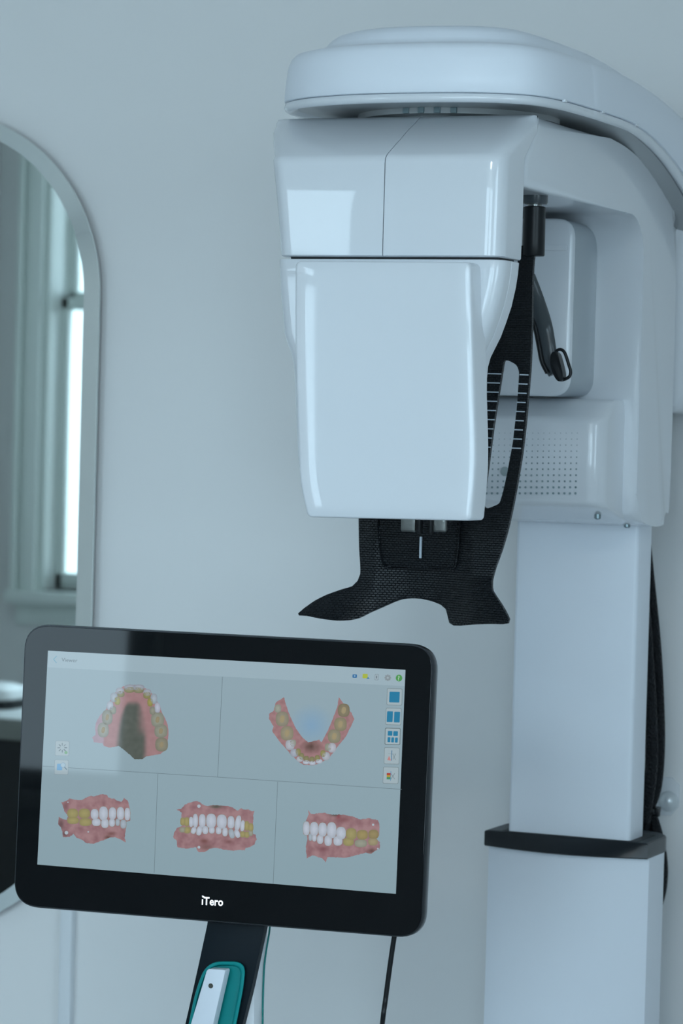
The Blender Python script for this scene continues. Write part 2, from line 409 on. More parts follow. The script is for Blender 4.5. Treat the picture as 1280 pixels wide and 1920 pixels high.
# lower and upper column
def colring(z):
    out = []; x0, x1, yf = -.1195, .1205, -.247
    for k in range(17):
        t = k / 16; e = min(t, 1 - t) * 16; out.append(Vector((x0 + (x1 - x0) * t, yf - .024 * math.sin(PI * t) + (.005 if e < .5 else (.001 if e < 1.5 else 0)), z)))
    for a in range(7): out.append(Vector((x1 - .05 + .05 * math.cos(a / 6 * PI / 2), -.178 + .05 * math.sin(a / 6 * PI / 2), z)))
    for a in range(7): out.append(Vector((x0 + .05 + .05 * math.cos(PI / 2 + a / 6 * PI / 2), -.178 + .05 * math.sin(PI / 2 + a / 6 * PI / 2), z)))
    return out
bm = bmesh.new(); loft(bm, [colring(.02), colring(1.010)])
cl = finish(bm, 'lower_column', SW, xs)
bm = bmesh.new(); loft_rr(bm, [(.0, -.17, .17, -.34, -.01, .02), (.02, -.17, .17, -.34, -.01, .02)]); finish(bm, 'floor_plate', M['cap'], xs)
bm = bmesh.new()
def bowed(z, g=0.0, bow=.012, front=-.255):
    x0, x1 = -.122 - g, .122 + g; out = []
    for k in range(13):
        t = k / 12; out.append(Vector((x0 + (x1 - x0) * t, front - g - bow * math.sin(PI * t), z)))
    for a in range(7):
        t = a / 6 * PI / 2; out.append(Vector((x1 - .05 + .05 * math.cos(t), -.175 + .05 * math.sin(t), z)))
    for a in range(7):
        t = PI / 2 + a / 6 * PI / 2; out.append(Vector((x0 + .05 + .05 * math.cos(t), -.175 + .05 * math.sin(t), z)))
    return out
loft(bm, [bowed(1.0065, -.001, .026), bowed(1.008, 0, .027), bowed(1.016, 0, .020), bowed(1.0272, 0, .001), bowed(1.0285, -.0015, .001)])
cc = finish(bm, 'collar', M['cap'], xs)
bm = bmesh.new(); loft(bm, [[p for p in bowed(1.0284, -.003, .001)], bowed(1.0292, -.0035, .001)]); finish(bm, 'collar_top', M['captop'], cc)
bm = bmesh.new(); loft_rr(bm, [(1.0293, -.097, .107, -.2535, -.168, .006), (1.0297, -.097, .107, -.2535, -.168, .006)]); finish(bm, 'slot', M['dark_gap'], cc)
bm = bmesh.new(); loft_rr(bm, [(1.0285, -.0885, .0935, -.25, -.187, (.006, .006, .004, .004)), (1.50, -.0885, .0935, -.25, -.187, (.006, .006, .004, .004))], 4)
finish(bm, 'upper_column', SW, xs)
# C-shaped gantry arm: side profile pushed sideways
outer = [tuple(p) for p in catmull([(-.50, 1.9895), (-.43, 1.984), (-.36, 1.972), (-.30, 1.957), (-.25, 1.941), (-.22, 1.928), (-.198, 1.907), (-.190, 1.88), (-.187, 1.82), (-.185, 1.75)], 3)]
foot = [tuple(p) for p in catmull([(-.183, 1.55), (-.186, 1.51), (-.188, 1.495), (-.195, 1.482), (-.21, 1.475), (-.24, 1.4725), (-.28, 1.475), (-.32, 1.482)], 3)]
fil = [(-.340 - .060 * (1 - math.cos(PI / 2 * k / 10)), 1.842 + .0555 * math.sin(PI / 2 * k / 10)) for k in range(11)]
prof = [(-.825, 1.93), (-.785, 1.986), (-.775, 1.9895)] + outer + [(-.183, 1.62)] + foot + [(-.333, 1.487), (-.339, 1.497), (-.340, 1.52)] + fil + [(-.42, 1.8978), (-.825, 1.897)]
bm = bmesh.new(); extrude_x(bm, prof, -.200, .117, .013, 5)
arm = finish(bm, 'gantry_arm', GW, xs, 50)
# upper head cover, cut in two along the seam
def head_ring(z, x0, x1, yf, r=.022, yb=-.78): return [Vector((x, y, z)) for x, y in rr(x0, x1, yf, yb, (r, r, .004, .004), 8)]
ZH = on_y(720, 480.5, -.902).z
def lx(px, py, Y): return on_y(px, py, Y).x
def head_bm():
    bm = bmesh.new(); T = .1172
    loft(bm, [head_ring(ZH, lx(531, 479, -.88) + .002, .1145, -.900, .022, -.825), head_ring(ZH + .0015, lx(530.5, 479, -.88), .1163, -.902, .022, -.825), head_ring(1.86, lx(525, 410, -.88), .117, -.902, .022, -.825), head_ring(1.922, lx(516, 318, -.88), T, -.902, .022, -.825),
              head_ring(1.928, lx(514.5, 308, -.88), T, -.9005, .022, -.825), head_ring(1.933, lx(513.5, 300, -.88), T, -.8955, .022, -.825), head_ring(1.955, lx(510, 276, -.84), T, -.855, .024, -.80), head_ring(1.970, lx(508, 252, -.815), T, -.828, .026, -.78),
              head_ring(1.979, lx(510, 240, -.80), T, -.809, .026), head_ring(1.985, lx(514, 233, -.79), T - .0003, -.7985, .020), head_ring(1.989, lx(522, 229, -.785), T - .0015, -.790, .006, -.776), head_ring(1.9903, lx(532, 226, -.78), T - .005, -.784, .004, -.775)])
    return bm
XS = on_y(719, 400, -.902).x
for nm, sgn in (('left_head_cover', 1), ('right_head_cover', -1)):
    bm = head_bm()
    g = bmesh.ops.bisect_plane(bm, geom=bm.verts[:] + bm.edges[:] + bm.faces[:], plane_co=(XS - sgn * .0006, 0, 0), plane_no=(1, 0, 0), clear_outer=sgn > 0, clear_inner=sgn < 0)
    bmesh.ops.holes_fill(bm, edges=[e for e in bm.edges if e.is_boundary])
    finish(bm, nm, GW, xs, 50)
box('inner_frame', (-.165, -.885, 1.79), (.108, -.83, 1.90), M['dark_gap'], xs)
# lower housing behind the front cover: front shell and rear shell with a seam between
def side_x(pts, Y): return [(p.z, p.x) for p in (on_y(x, y, Y) for x, y in pts)]
Rr = side_x([(972, 494), (970, 515), (966, 540), (958, 575), (948, 605), (938, 632), (928, 652), (919, 670), (914, 688), (912, 710), (911.5, 760), (910, 820), (909, 865), (905, 895), (899, 935), (894.5, 966)], -.842)
L = side_x([(534, 492), (534.5, 515), (535.5, 540), (538, 575), (541, 605), (543, 632), (549, 652), (556, 662), (560, 680), (562, 710), (564, 760), (566, 820), (568, 865), (572, 895), (580, 935), (584, 966)], -.87)
def housing(y0, y1, dr, rad):
    bm = bmesh.new(); rings = []
    for (z, xr), (_, xl) in zip(Rr, L):
        rings.append([Vector((x, y, z)) for x, y in rr(xl + dr, xr - dr, y0, y1, rad, 7)])
    zt_ = Rr[0][0] + .0012
    rings.insert(0, [Vector((p.x * .994, (y0 + y1) / 2 + (p.y - (y0 + y1) / 2) * .96, zt_)) for p in rings[0]])
    loft(bm, rings); return bm
lh = finish(housing(-.8985, -.8665, 0.0, (.016, .016, .001, .001)), 'lower_housing', GW, xs, 60)
finish(housing(-.8657, -.838, -.0002, (.001, .001, .004, .004)), 'rear_housing', GW, xs, 60)
# large front cover
fc = round_poly([(553, 489), (883, 491), (884, 560), (888, 700), (893, 870), (883, 977), (576, 970), (561, 905), (556, 770), (552, 620)], [12, 14, 60, 60, 60, 9, 9, 50, 60, 60], 6)
bm = bmesh.new()
c0 = Vector((sum(p[0] for p in fc) / len(fc), sum(p[1] for p in fc) / len(fc)))
def fcr(s, Y, dx=0): return [on_y(c0.x + (p[0] - c0.x) * s + dx, c0.y + (p[1] - c0.y) * (1 - (1 - s) * .45), -.93) * 1.0 + Vector((0, Y + .93, 0)) for p in fc]
def crown(s, Y): return fcr(s, Y)
loft(bm, [fcr(1.0, -.888), fcr(1.0, -.9245), fcr(.998, -.9270), fcr(.9945, -.9290), fcr(.989, -.9304), fcr(.980, -.9313), fcr(.962, -.9318), fcr(.80, -.9321), fcr(.45, -.9323)])
finish(bm, 'front_cover', GW, xs, 60)
# sensor panel standing proud of the spine, inside the C
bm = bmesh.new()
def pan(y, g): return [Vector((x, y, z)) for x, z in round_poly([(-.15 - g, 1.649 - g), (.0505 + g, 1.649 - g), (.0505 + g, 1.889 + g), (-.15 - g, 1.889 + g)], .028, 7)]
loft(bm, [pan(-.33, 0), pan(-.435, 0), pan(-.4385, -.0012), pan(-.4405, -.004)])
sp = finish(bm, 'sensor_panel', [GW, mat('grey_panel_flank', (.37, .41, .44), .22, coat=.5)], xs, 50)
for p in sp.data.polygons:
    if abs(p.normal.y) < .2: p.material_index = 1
bm = bmesh.new(); add_box(bm, (-.10, -.4425, 1.845), (.042, -.439, 1.853), .0015, 3); finish(bm, 'ridge', GW, sp)
# perforated lower cover
bm = bmesh.new(); X0, X1 = -.16, .097
loft_rr(bm, [(1.4745, X0, X1, -.29, -.25, .015), (1.480, X0, X1, -.325, -.25, .015), (1.4985, X0, X1, -.412, -.25, .022), (1.502, X0, X1, -.4255, -.25, .024), (1.510, X0, X1, -.432, -.25, .024), (1.560, X0, X1, -.434, -.25, .024), (1.612, X0, X1, -.434, -.25, .024),
             (1.618, X0, X1, -.432, -.25, .024), (1.623, X0, X1, -.426, -.25, .024), (1.641, X0, X1 - .001, -.400, -.25, .022), (1.6465, X0, X1 - .003, -.392, -.25, .02)], 8)
pc = finish(bm, 'grille_cover', GW, xs, 50)
bm = bmesh.new()
for j in range(11):
    py = 812 + j * 11.3
    for i in range(18):
        px = 1082 - i * 10.45 - j * .35; rp = (.75 + .17 * j) * .95
        c = on_y(px, py, -.4348); rm = rp / 1380
        vs = [bm.verts.new((c.x + rm * math.cos(a), c.y, c.z + rm * math.sin(a))) for a in (2 * PI * k / 8 for k in range(8))]; bm.faces.new(vs)
finish(bm, 'grille_holes', M['dot'], pc, smooth=False)
c = on_y(946, 884, -.4355); bm = bmesh.new(); lathe_y(bm, (c.x, c.z), [(.0064, -.434), (.0064, -.4356), (.005, -.4362)], 24); finish(bm, 'sensor_window', M['sensor_grey'], pc)
for (px, py, y) in ((1120, 971, -.37), (1175, 987, -.29)):
    c = on_y(px, py, y); bm = bmesh.new(); lathe_z(bm, (c.x, c.y), [(.0045, c.z + .006), (.0045, c.z - .0005), (.003, c.z - .002)], 16); finish(bm, 'screw', M['screw'], xs)
# overhead canopy
def plan(g):
    """plan outline of the canopy, inset by g"""
    pts = [(-.228, -.02), (-.228, -.60), (-.228, -.74), (-.224, -.785), (-.205, -.822), (-.172, -.851), (-.138, -.868), (-.095, -.881), (-.035, -.886), (.030, -.882), (.076, -.872), (.108, -.855), (.130, -.832), (.143, -.796), (.150, -.745), (.153, -.68), (.154, -.60), (.154, -.02)]
    pts = [tuple(p) for p in catmull(pts, 4)]
    cx, cy = -.037, -.45; sx = (.191 - g) / .191; sy = (.436 - g) / .436
    return [((x - cx) * sx + cx, (y - cy) * sy + cy if y < -.03 else y) for x, y in pts]
def resample_sides(pts):
    """add points along the long straight sides so that the canopy can curve down to the wall"""
    out = []
    for i, p in enumerate(pts):
        q = pts[(i + 1) % len(pts)]; out.append(p)
        n = int(math.hypot(q[0] - p[0], q[1] - p[1]) / .03)
        for k in range(1, n): out.append((p[0] + (q[0] - p[0]) * k / n, p[1] + (q[1] - p[1]) * k / n))
    return out
N_plan = [len(resample_sides(plan(0)))]
def plan_n(g):
    a = plan(0); b = plan(g); out = []
    for i, p in enumerate(a):
        q = a[(i + 1) % len(a)]; pb = b[i]; qb = b[(i + 1) % len(b)]; out.append(pb)
        n = int(math.hypot(q[0] - p[0], q[1] - p[1]) / .03)
        for k in range(1, n): out.append((pb[0] + (qb[0] - pb[0]) * k / n, pb[1] + (qb[1] - pb[1]) * k / n))
    return out
def drop(y, z):
    t = max(0, y + .56); f = min(1, max(0, (z - 1.99) / .08))
    lo = .70 * t * t; hi = .25 * t * t + .02 * t
    return z - (lo * (1 - f) + hi * f)
def cring(g, z): return [Vector((x, y, drop(y, z))) for x, y in plan_n(g)]
bm = bmesh.new()
def capped_loft(rings):
    """loft plus a quad-free strip cap so curved ends stay clean"""
    vs = loft(bm, rings, False, False)
    for r in (vs[0], vs[-1]):
        n = len(r); i, j = 0, n - 1
        while j - i > 1:
            bm.faces.new((r[i], r[i + 1], r[j - 1], r[j])) if j - 1 != i + 1 else bm.faces.new((r[i], r[i + 1], r[j]))
            i += 1; j -= 1
i_list = [cring(.001, 2.0085), cring(.0, 2.010), cring(.001, 2.03), cring(.003, 2.05), cring(.0065, 2.062), cring(.012, 2.0685), cring(.020, 2.0712), cring(.030, 2.0728), cring(.038, 2.0755), cring(.043, 2.081), cring(.048, 2.088), cring(.055, 2.0938), cring(.066, 2.0978), cring(.085, 2.1005), cring(.13, 2.1018)]
capped_loft(i_list); can = finish(bm, 'overhead_canopy', SW, xs, 60)
bm = bmesh.new(); capped_loft([cring(.014, 2.0035), cring(.009, 1.9975), cring(.004, 1.9965), cring(.001, 1.999), cring(.0, 2.002), cring(.001, 2.0065), cring(.004, 2.0078)]); finish(bm, 'rim', GW, can, 60)
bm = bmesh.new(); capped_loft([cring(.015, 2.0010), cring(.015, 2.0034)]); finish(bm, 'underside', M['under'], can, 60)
for (x, y) in ((.148, -.77), (.1535, -.64), (.154, -.50)):
    bm = bmesh.new(); add_box(bm, (x - .004, y - .004, drop(y, 2.0065)), (x + .0006, y + .004, drop(y, 2.0095)), .0005); finish(bm, 'clip', GW, can)
bm = bmesh.new(); lathe_z(bm, (-.035, -.66), [(.13, 2.002), (.13, 1.994), (.115, 1.992), (.115, 1.985)], 48); bear = finish(bm, 'bearing_ring', M['under'], xs)
for k in range(-1, 3):
    a = -PI / 2 + k * .16; x, y = -.035 + .131 * math.cos(a), -.66 + .131 * math.sin(a)
    bm = bmesh.new(); add_box(bm, (x - .004, y - .002, 1.994), (x + .004, y + .002, 2.001), .0005); finish(bm, 'tooth', M['dot'], bear)
# rear post coming down from the canopy behind the gantry
bm = bmesh.new()
loft_rr(bm, [(1.632, -.17, .085, -.14, -.03, .03), (1.634, -.185, .105, -.155, -.02, .03), (1.642, -.195, .118, -.165, -.0, .03), (1.66, -.198, .122, -.167, -.0, .03), (1.95, -.20, .124, -.168, -.0, .03)], 6)
finish(bm, 'rear_post', GW, xs, 50)
bm = bmesh.new(); loft_rr(bm, [(1.60, -.12, .06, -.187, -.0, .01), (1.80, -.12, .06, -.187, -.0, .01)]); finish(bm, 'wall_mount', M['under'], xs)

# ---- patient support: black textured yoke hanging inside the C
YC = -.715
XM = on_y(795, 1030, YC).x
def ydepth(px, py):
    """wings curl towards the room, arms sit slightly back"""
    d = 0.0
    t = max(0, (py - 1080) / 90.0); s = abs(px - 770) / 190.0
    d -= .060 * min(1.4, t) * max(0, s - .25)
    d -= .012 * max(0, 1 - ((px - 795) / 90.0) ** 2) * min(1, max(0, (py - 960) / 60.0)) * -1
    return YC + d
def Y3(px, py): return on_y(px, py, ydepth(px, py))
arm_out = [(974, 462), (1001, 462), (998.5, 500), (997, 560), (996.5, 610), (994, 680), (991, 720), (985, 790), (978, 850), (968, 910), (960, 952), (951, 992), (940, 1030), (927, 1066), (921, 1090), (922, 1108), (935, 1128), (946, 1146), (953, 1161),
           (951, 1169), (942, 1170.5), (920, 1170), (890, 1171), (865, 1173), (850, 1173), (842, 1168), (838, 1152), (835, 1142), (826, 1134), (808, 1127), (790, 1123), (772, 1122), (752, 1124), (735, 1130), (715, 1139), (692, 1149), (672, 1159), (655, 1163), (632, 1164), (600, 1160), (575, 1155), (560, 1154),
           (558.5, 1150), (570, 1140), (590, 1126), (612, 1115), (640, 1105), (660, 1099), (670, 1089), (675, 1076), (675, 1060), (673, 1030), (672.3, 1000), (672, 980), (672, 965), (776, 962), (880, 965), (893, 940), (902, 880), (904, 800), (907, 730), (910, 700), (918, 672), (932, 640), (942, 600), (956, 560), (968, 510)]
def densify(p, d=9):
    out = []
    for i, a in enumerate(p):
        b = p[(i + 1) % len(p)]; n = max(1, int(math.hypot(a[0] - b[0], a[1] - b[1]) / d))
        for k in range(n): out.append((a[0] + (b[0] - a[0]) * k / n, a[1] + (b[1] - a[1]) * k / n))
    return out
def soft_closed(p, d=8):
    P = [Vector(q) for q in p]; n = len(P); out = []
    for i in range(n):
        a, b, c, e = P[i - 1], P[i], P[(i + 1) % n], P[(i + 2) % n]
        m = max(1, int((c - b).length / d))
        for k in range(m):
            t = k / m
            lnr = b.lerp(c, t)
            q = 0.5 * ((2 * b) + (c - a) * t + (2 * a - 5 * b + 4 * c - e) * t * t + (3 * b - a - 3 * c + e) * t ** 3)
            q = lnr.lerp(q, .6); out.append((q.x, q.y))
    return out
slot = round_poly([(944, 675), (953, 676), (968, 684), (973, 697), (969, 760), (961, 830), (950, 890), (942, 925), (936, 944), (928, 948), (912, 954), (905, 950), (905, 942), (911, 900), (924, 800), (936, 725)], 5, 2)
bm = bmesh.new(); shell(bm, soft_closed(arm_out), [slot], 9, Y3, .0065, .0016)
yoke = finish(bm, 'patient_support', M['scales'], xs, 70)
yoke['label'] = 'black textured support yoke with scale marks and two curled wings'
# hidden far arm of the yoke: the same strip mirrored about the yoke's centre
far = [p for p in arm_out if p[1] < 1000 and p[0] > 880] + []
i0 = arm_out.index((880, 965)); far = arm_out[:10] + [(955, 938), (905, 938)] + arm_out[i0 + 2:]
bm = bmesh.new(); shell(bm, soft_closed(far, 14), [slot], 14, lambda x, y: (lambda p: Vector((2 * XM - p.x - .002, p.y + .0002, p.z)))(on_y(x, y, YC)), .0065, 0)
finish(bm, 'far_arm', M['scales'], yoke, 70)
# recessed tray on the lower plate
tray = round_poly([(705, 960), (866, 960), (862, 1030), (856, 1068), (730, 1067), (716, 1062), (710, 1030)], [2, 2, 20, 9, 9, 9, 20], 4)
tin = round_poly([(712, 960), (861, 960), (857, 1028), (850, 1059), (734, 1058), (720, 1054), (716, 1028)], [2, 2, 20, 9, 9, 9, 20], 4)
bm = bmesh.new(); 
ta = [Y3(x, y) + Vector((0, -.0002, 0)) for x, y in tray]; tb = [Y3(x, y) + Vector((0, -.0042, 0)) for x, y in tray]
cxx, cyy = 788, 1010
tc_ = [Y3(cxx + (x - cxx) * .965, cyy + (y - cyy) * .965) + Vector((0, -.0045, 0)) for x, y in tray]
td = [Y3(cxx + (x - cxx) * .92, cyy + (y - cyy) * .93) + Vector((0, -.0008, 0)) for x, y in tray]
loft(bm, [ta, tb, tc_, td]); finish(bm, 'tray', M['scales'], yoke, 40)
a, b = Y3(794.5, 1006), Y3(794, 1046); bm = bmesh.new(); ym = min(p.y for p in td); add_box(bm, (a.x - .0013, ym - .0016, b.z), (a.x + .0013, ym + .001, a.z)); finish(bm, 'centre_mark', M['mark'], yoke)
for k in range(9):
    py = 700.5 + k * 17.2
    for (xa, xb, dy) in ((914 - k * .75 - (0 if k else -0), 939.5 - k * 2.45, 0), (974 - k * 1.85, 990.5 - k * 1.75, 2.0)):
        if k == 0 and xa < 930: xa = 914
        bm = bmesh.new(); pa, pb = Y3(xa, py + dy + (xa < 930) * .0), Y3(xb, py + dy + .6)
        h = .00072; y = -.0004
        q = [bm.verts.new((p.x, p.y + y, p.z + s * h)) for p, s in ((pa, -1), (pb, -1), (pb, 1), (pa, 1))]; bm.faces.new(q)
        g = bmesh.ops.extrude_face_region(bm, geom=bm.faces[:]); bmesh.ops.translate(bm, verts=[v for v in g['geom'] if isinstance(v, bmesh.types.BMVert)], vec=(0, .0006, 0))
        finish(bm, 'scale_mark', M['mark'], yoke, smooth=False)
# hanging sockets of the yoke
hx = on_y(1001, 420, -.705).x
for cx, nm in ((hx, 'near'), (2 * XM - hx, 'far')):
    bm = bmesh.new(); lathe_z(bm, (cx, -.705), [(.0165, 1.9), (.0165, 1.889), (.0150, 1.8865), (.010, 1.8865)], 32); finish(bm, 'socket', M['grey_arm'], yoke)
    bm = bmesh.new(); lathe_z(bm, (cx, -.705), [(.009, 1.90), (.009, 1.884)], 24); finish(bm, 'pin', M['steel'], yoke)
    bm = bmesh.new(); lathe_z(bm, (cx, -.705), [(.0125, 1.8835), (.0140, 1.8825), (.0143, 1.840), (.0143, 1.823), (.0135, 1.8215), (.006, 1.8210)], 32); finish(bm, 'holder', M['black'], yoke)
# bite clips under the front cover
for (x0, x1, m, y1, dy) in ((751, 778.5, 'steel', 998, 0), (809.5, 834, 'steel', 998, 0), (779.5, 787.5, 'black', 1001, -.004), (803, 809, 'black', 1002, -.004)):
    a = on_y(x0, 960, -.80 + dy); b = on_y(x1, y1, -.80 + dy); bm = bmesh.new(); add_box(bm, (a.x, -.80 + dy, b.z), (b.x, -.79 + dy, a.z + .03), .0025, 3)
    finish(bm, 'clip_' + 'plate' if m == 'steel' else 'clip_prong', M[m], xs)
# temple rest: curved grey arm with a black loop behind the yoke
YT = -.60
path = [on_y(x, y, YT + dy) for x, y, dy in ((985, 520, -.03), (1003, 565, -.02), (1018, 610, 0), (1026, 650, .0), (1031, 678, .0), (1041, 700, .0))]
pth = catmull(path, 8)
tp = bmesh.new(); tube(tp, pth, [.0135 - .0035 * i / len(pth) for i in range(len(pth))], 16, .5); tr_ = finish(tp, 'temple_arm', M['grey_arm'], xs, 60)
pth2 = [p + Vector((-.0105 + .002 * i / len(pth), -.006, 0)) for i, p in enumerate(pth)]
tp = bmesh.new(); tube(tp, pth2, .0032, 10); finish(tp, 'arm_edge', M['black'], tr_, 60)
def ring_path(pts, Y): return catmull([on_y(x, y, Y) for x, y in pts], 6)
tp = bmesh.new(); tube(tp, ring_path([(1040, 662), (1046, 656), (1053, 656), (1059, 663), (1066, 684), (1069.5, 697), (1067, 706), (1059, 711), (1051, 713)], YT - .004), .0021, 10); finish(tp, 'loop', M['black'], tr_, 60)
pad = round_poly([(1031, 664), (1038, 658), (1045, 662), (1052, 688), (1055, 704), (1053, 714), (1046, 716), (1038, 706), (1031, 684)], 8, 4)
tp = bmesh.new(); slab(tp, [on_y(x, y, YT - .012) for x, y in pad], Vector((0, .014, 0)), .003, 3, True); finish(tp, 'pad', M['black'], tr_, 60)

# ------------------------------------------------------------------ cables behind the column
def cable(name, pts, Y, r, m, label, group=None, n=12, cat='cable', flat=1.0):
    if name == 'braided_cable': group = 'braided cables beside the column'
    P = catmull([on_y(x, y, Y if len(q) == 0 else q[0]) for x, y, *q in pts], 10)
    bm = bmesh.new(); tube(bm, P, r, n, flat); return tag(finish(bm, name, m, None, 80), label, cat, group)
B = M['braid']
cable('braided_cable', [(1200, 940), (1207, 1000), (1217, 1100), (1227, 1200), (1233, 1300), (1235, 1400), (1229, 1475), (1214, 1520), (1205, 1560)], -.10, .0090, B, 'black braided cable on the outside of the bundle beside the upper column')
cable('braided_cable', [(1188, 960), (1198, 1060), (1208, 1160), (1215, 1260), (1220, 1350), (1221, 1430), (1216, 1480), (1206, 1540)], -.125, .0095, B, 'inner black braided cable of the bundle, tight against the upper column')
cable('braided_cable', [(1180, 1475), (1206, 1500), (1221, 1530), (1233, 1570), (1240, 1610), (1241, 1645), (1236, 1680), (1222, 1720), (1205, 1760)], -.09, .0085, B, 'black braided cable looping out behind the dark collar')
cable('braided_cable', [(1190, 1495), (1209, 1520), (1222, 1550), (1230, 1590), (1232, 1630), (1226, 1680), (1212, 1730)], -.075, .0085, B, 'second braided loop tucked behind the outer loop at the collar')
bm = bmesh.new(); a = on_y(1227, 1517, -.10); add_box(bm, (a.x - .020, -.118, a.z - .006), (a.x + .004, -.082, a.z + .002), .001); add_box(bm, (a.x - .001, -.110, a.z - .010), (a.x + .009, -.100, a.z + .003), .001)
tag(finish(bm, 'cable_tie', M['black']), 'black zip tie around the braided cables next to the wall bracket', 'cable tie')

# wall bracket with a domed bolt
br = thing('wall_bracket', 'octagonal metal wall plate with a domed bolt beside the cables', 'bracket', on_y(1251, 1500, 0))
oc = [(1238, 1457), (1258, 1458), (1272, 1472), (1271, 1512), (1256, 1529), (1236, 1529), (1226, 1516), (1226, 1470)]
bm = bmesh.new(); slab(bm, [on_y(x, y, -.006) for x, y in oc], Vector((0, .0065, 0)), .001, 2); finish(bm, 'plate', M['matt_white'], br)
c = on_y(1251, 1503, -.01); bm = bmesh.new(); lathe_y(bm, (c.x, c.z), [(.0158, -.003), (.0156, -.006), (.0142, -.010), (.0105, -.0145), (.005, -.0172), (.001, -.0178)], 32); finish(bm, 'bolt', mat('pale_bolt', (.62, .66, .68), .3, metal=.35), br)
c = on_y(1250, 1476, -.006); bm = bmesh.new(); lathe_y(bm, (c.x, c.z), [(.0045, -.0035), (.0045, -.0050), (.003, -.0056)], 24); finish(bm, 'rivet', M['satin_white'], br)

# ------------------------------------------------------------------ scanner monitor cart

P0 = Vector((-.45339, -.95727, 1.3088)); R1 = Vector((.99986, .04357, .00331)).normalized()
NM = Vector((.04307, -.995, .052)).normalized(); R2 = NM.cross(R1).normalized()
if R2.z < 0: R2.negate()
def SP(px, py, off=0.0):
    """point on the screen plane; off moves it out of the glass along the normal"""
    return on_plane(px, py, P0, NM) + NM * off
cart = thing('scanner_cart', 'black-framed touchscreen showing five dental scans, on a dark stand', 'scanner monitor', (-.36, -.80, 0))
def corners(g, n=9, r=48):
    q = [(46.5 - g, 1169.5 - g), (813 + g, 1210.5 - g), (789.5 + g, 1760 + g), (24 - g, 1698 + g)]
    return round_poly(q, r + g, n)
bm = bmesh.new()
loft(bm, [[SP(x, y, o) for x, y in corners(g)] for g, o in ((-46, -.046), (-30, -.046), (-8, -.034), (-1, -.020), (1, -.012), (1, -.004), (0, -.0022))])
hs = finish(bm, 'housing', M['rim'], cart, 50)
bm = bmesh.new(); loft(bm, [[SP(x, y, o) for x, y in corners(g)] for g, o in ((-2.4, -.003), (-2.4, -.0003), (-3.0, 0))])
finish(bm, 'front_glass', M['black_gloss'], cart, 20)

# picture on the screen: one mesh, flat coloured patches in a stack a few hundredths of a millimetre apart
pv, pf, pcol = [], [], []
def lc(c): return tuple(lin(v) for v in c[:3])
def patch(poly, c, lay, step=None, fn=None):
    vs, fs = cdt(poly, (), step); s = len(pv)
    for v in vs:
        pv.append(SP(v.x, v.y, .00012 + lay * .00006)); cc_ = fn(v.x, v.y) if fn else c; pcol.append(lc(cc_))
    for f in fs: pf.append([s + i for i in f])
def ell(cx, cy, rx, ry, rot=0, n=14):
    return [(cx + rx * math.cos(a) * math.cos(rot) - ry * math.sin(a) * math.sin(rot), cy + rx * math.cos(a) * math.sin(rot) + ry * math.sin(a) * math.cos(rot)) for a in (2 * PI * k / n for k in range(n))]
def line(a, b, wd, c, lay):
    d = (Vector(b) - Vector(a)).normalized(); p = Vector((-d.y, d.x)) * wd / 2; a, b = Vector(a), Vector(b)
    patch([tuple(a - p), tuple(b - p), tuple(b + p), tuple(a + p)], c, lay)
BGc, HD = (143, 165, 176), (156, 178, 189)
def bgfn(x, y): t = (y - 1220) / 450; return (147 - 9 * t, 169 - 7 * t, 180 - 8 * t)
patch([(90, 1220), (760, 1256), (742, 1676), (70, 1621)], BGc, 0, 40, bgfn)
patch([(90.2, 1220.2), (759.8, 1256.2), (758.6, 1286.5), (417, 1268.5), (88.5, 1251)], HD, 1)
LN = (108, 126, 134)
for a, b in (((417, 1269), (408, 1457)), ((80, 1436.5), (408, 1457)), ((408, 1457), (753, 1480)), ((296, 1451), (289, 1637)), ((520.5, 1466), (512, 1657))): line(a, b, .9, LN, 2)
def nz(x, y, f=.07, k=0): return noise.noise(Vector((x * f, y * f, k)))
def gum(base, dark, k, f=.06):
    def fn(x, y):
        t = max(0, min(1, .38 + nz(x, y, f, k) * .9 + nz(x, y, f * 2.7, k + 5) * .4)); return tuple(base[i] * (1 - t) + dark[i] * t for i in range(3))
    return fn
def mapz(pts, o, sc): return [(o[0] + x / sc, o[1] + y / sc) for x, y in pts]
def rough(poly, amp, k):
    out = []
    for i, p in enumerate(densify(poly, 2.2)): out.append((p[0] + amp * nz(p[0], p[1], .45, k), p[1] + amp * nz(p[0], p[1], .45, k + 9)))
    return out
WH, WG, YE, YB_, BE, BE2 = (187, 196, 210), (165, 178, 190), (166, 160, 104), (158, 150, 104), (152, 155, 140), (158, 162, 150)
def sup(cx, cy, rx, ry, rot=0, n=20, e=.78):
    f = lambda v: math.copysign(abs(v) ** e, v)
    return [(cx + rx * f(math.cos(a)) * math.cos(rot) - ry * f(math.sin(a)) * math.sin(rot), cy + rx * f(math.cos(a)) * math.sin(rot) + ry * f(math.sin(a)) * math.cos(rot)) for a in (2 * PI * k / n for k in range(n))]
def tooth(cx, cy, rx, ry, c, lay=5, rot=0, shade=.10, edge=None):
    if edge: patch(sup(cx, cy, rx + .45, ry + .5, rot), edge, lay - 1)
    def fn(x, y):
        d = min(1, math.hypot((x - cx) / rx, (y - cy) / ry)); s_ = 1 - shade * d * d; return tuple(v * s_ for v in c)
    patch(sup(cx, cy, rx, ry, rot), c, lay, max(2.0, min(rx, ry) * .7), fn)
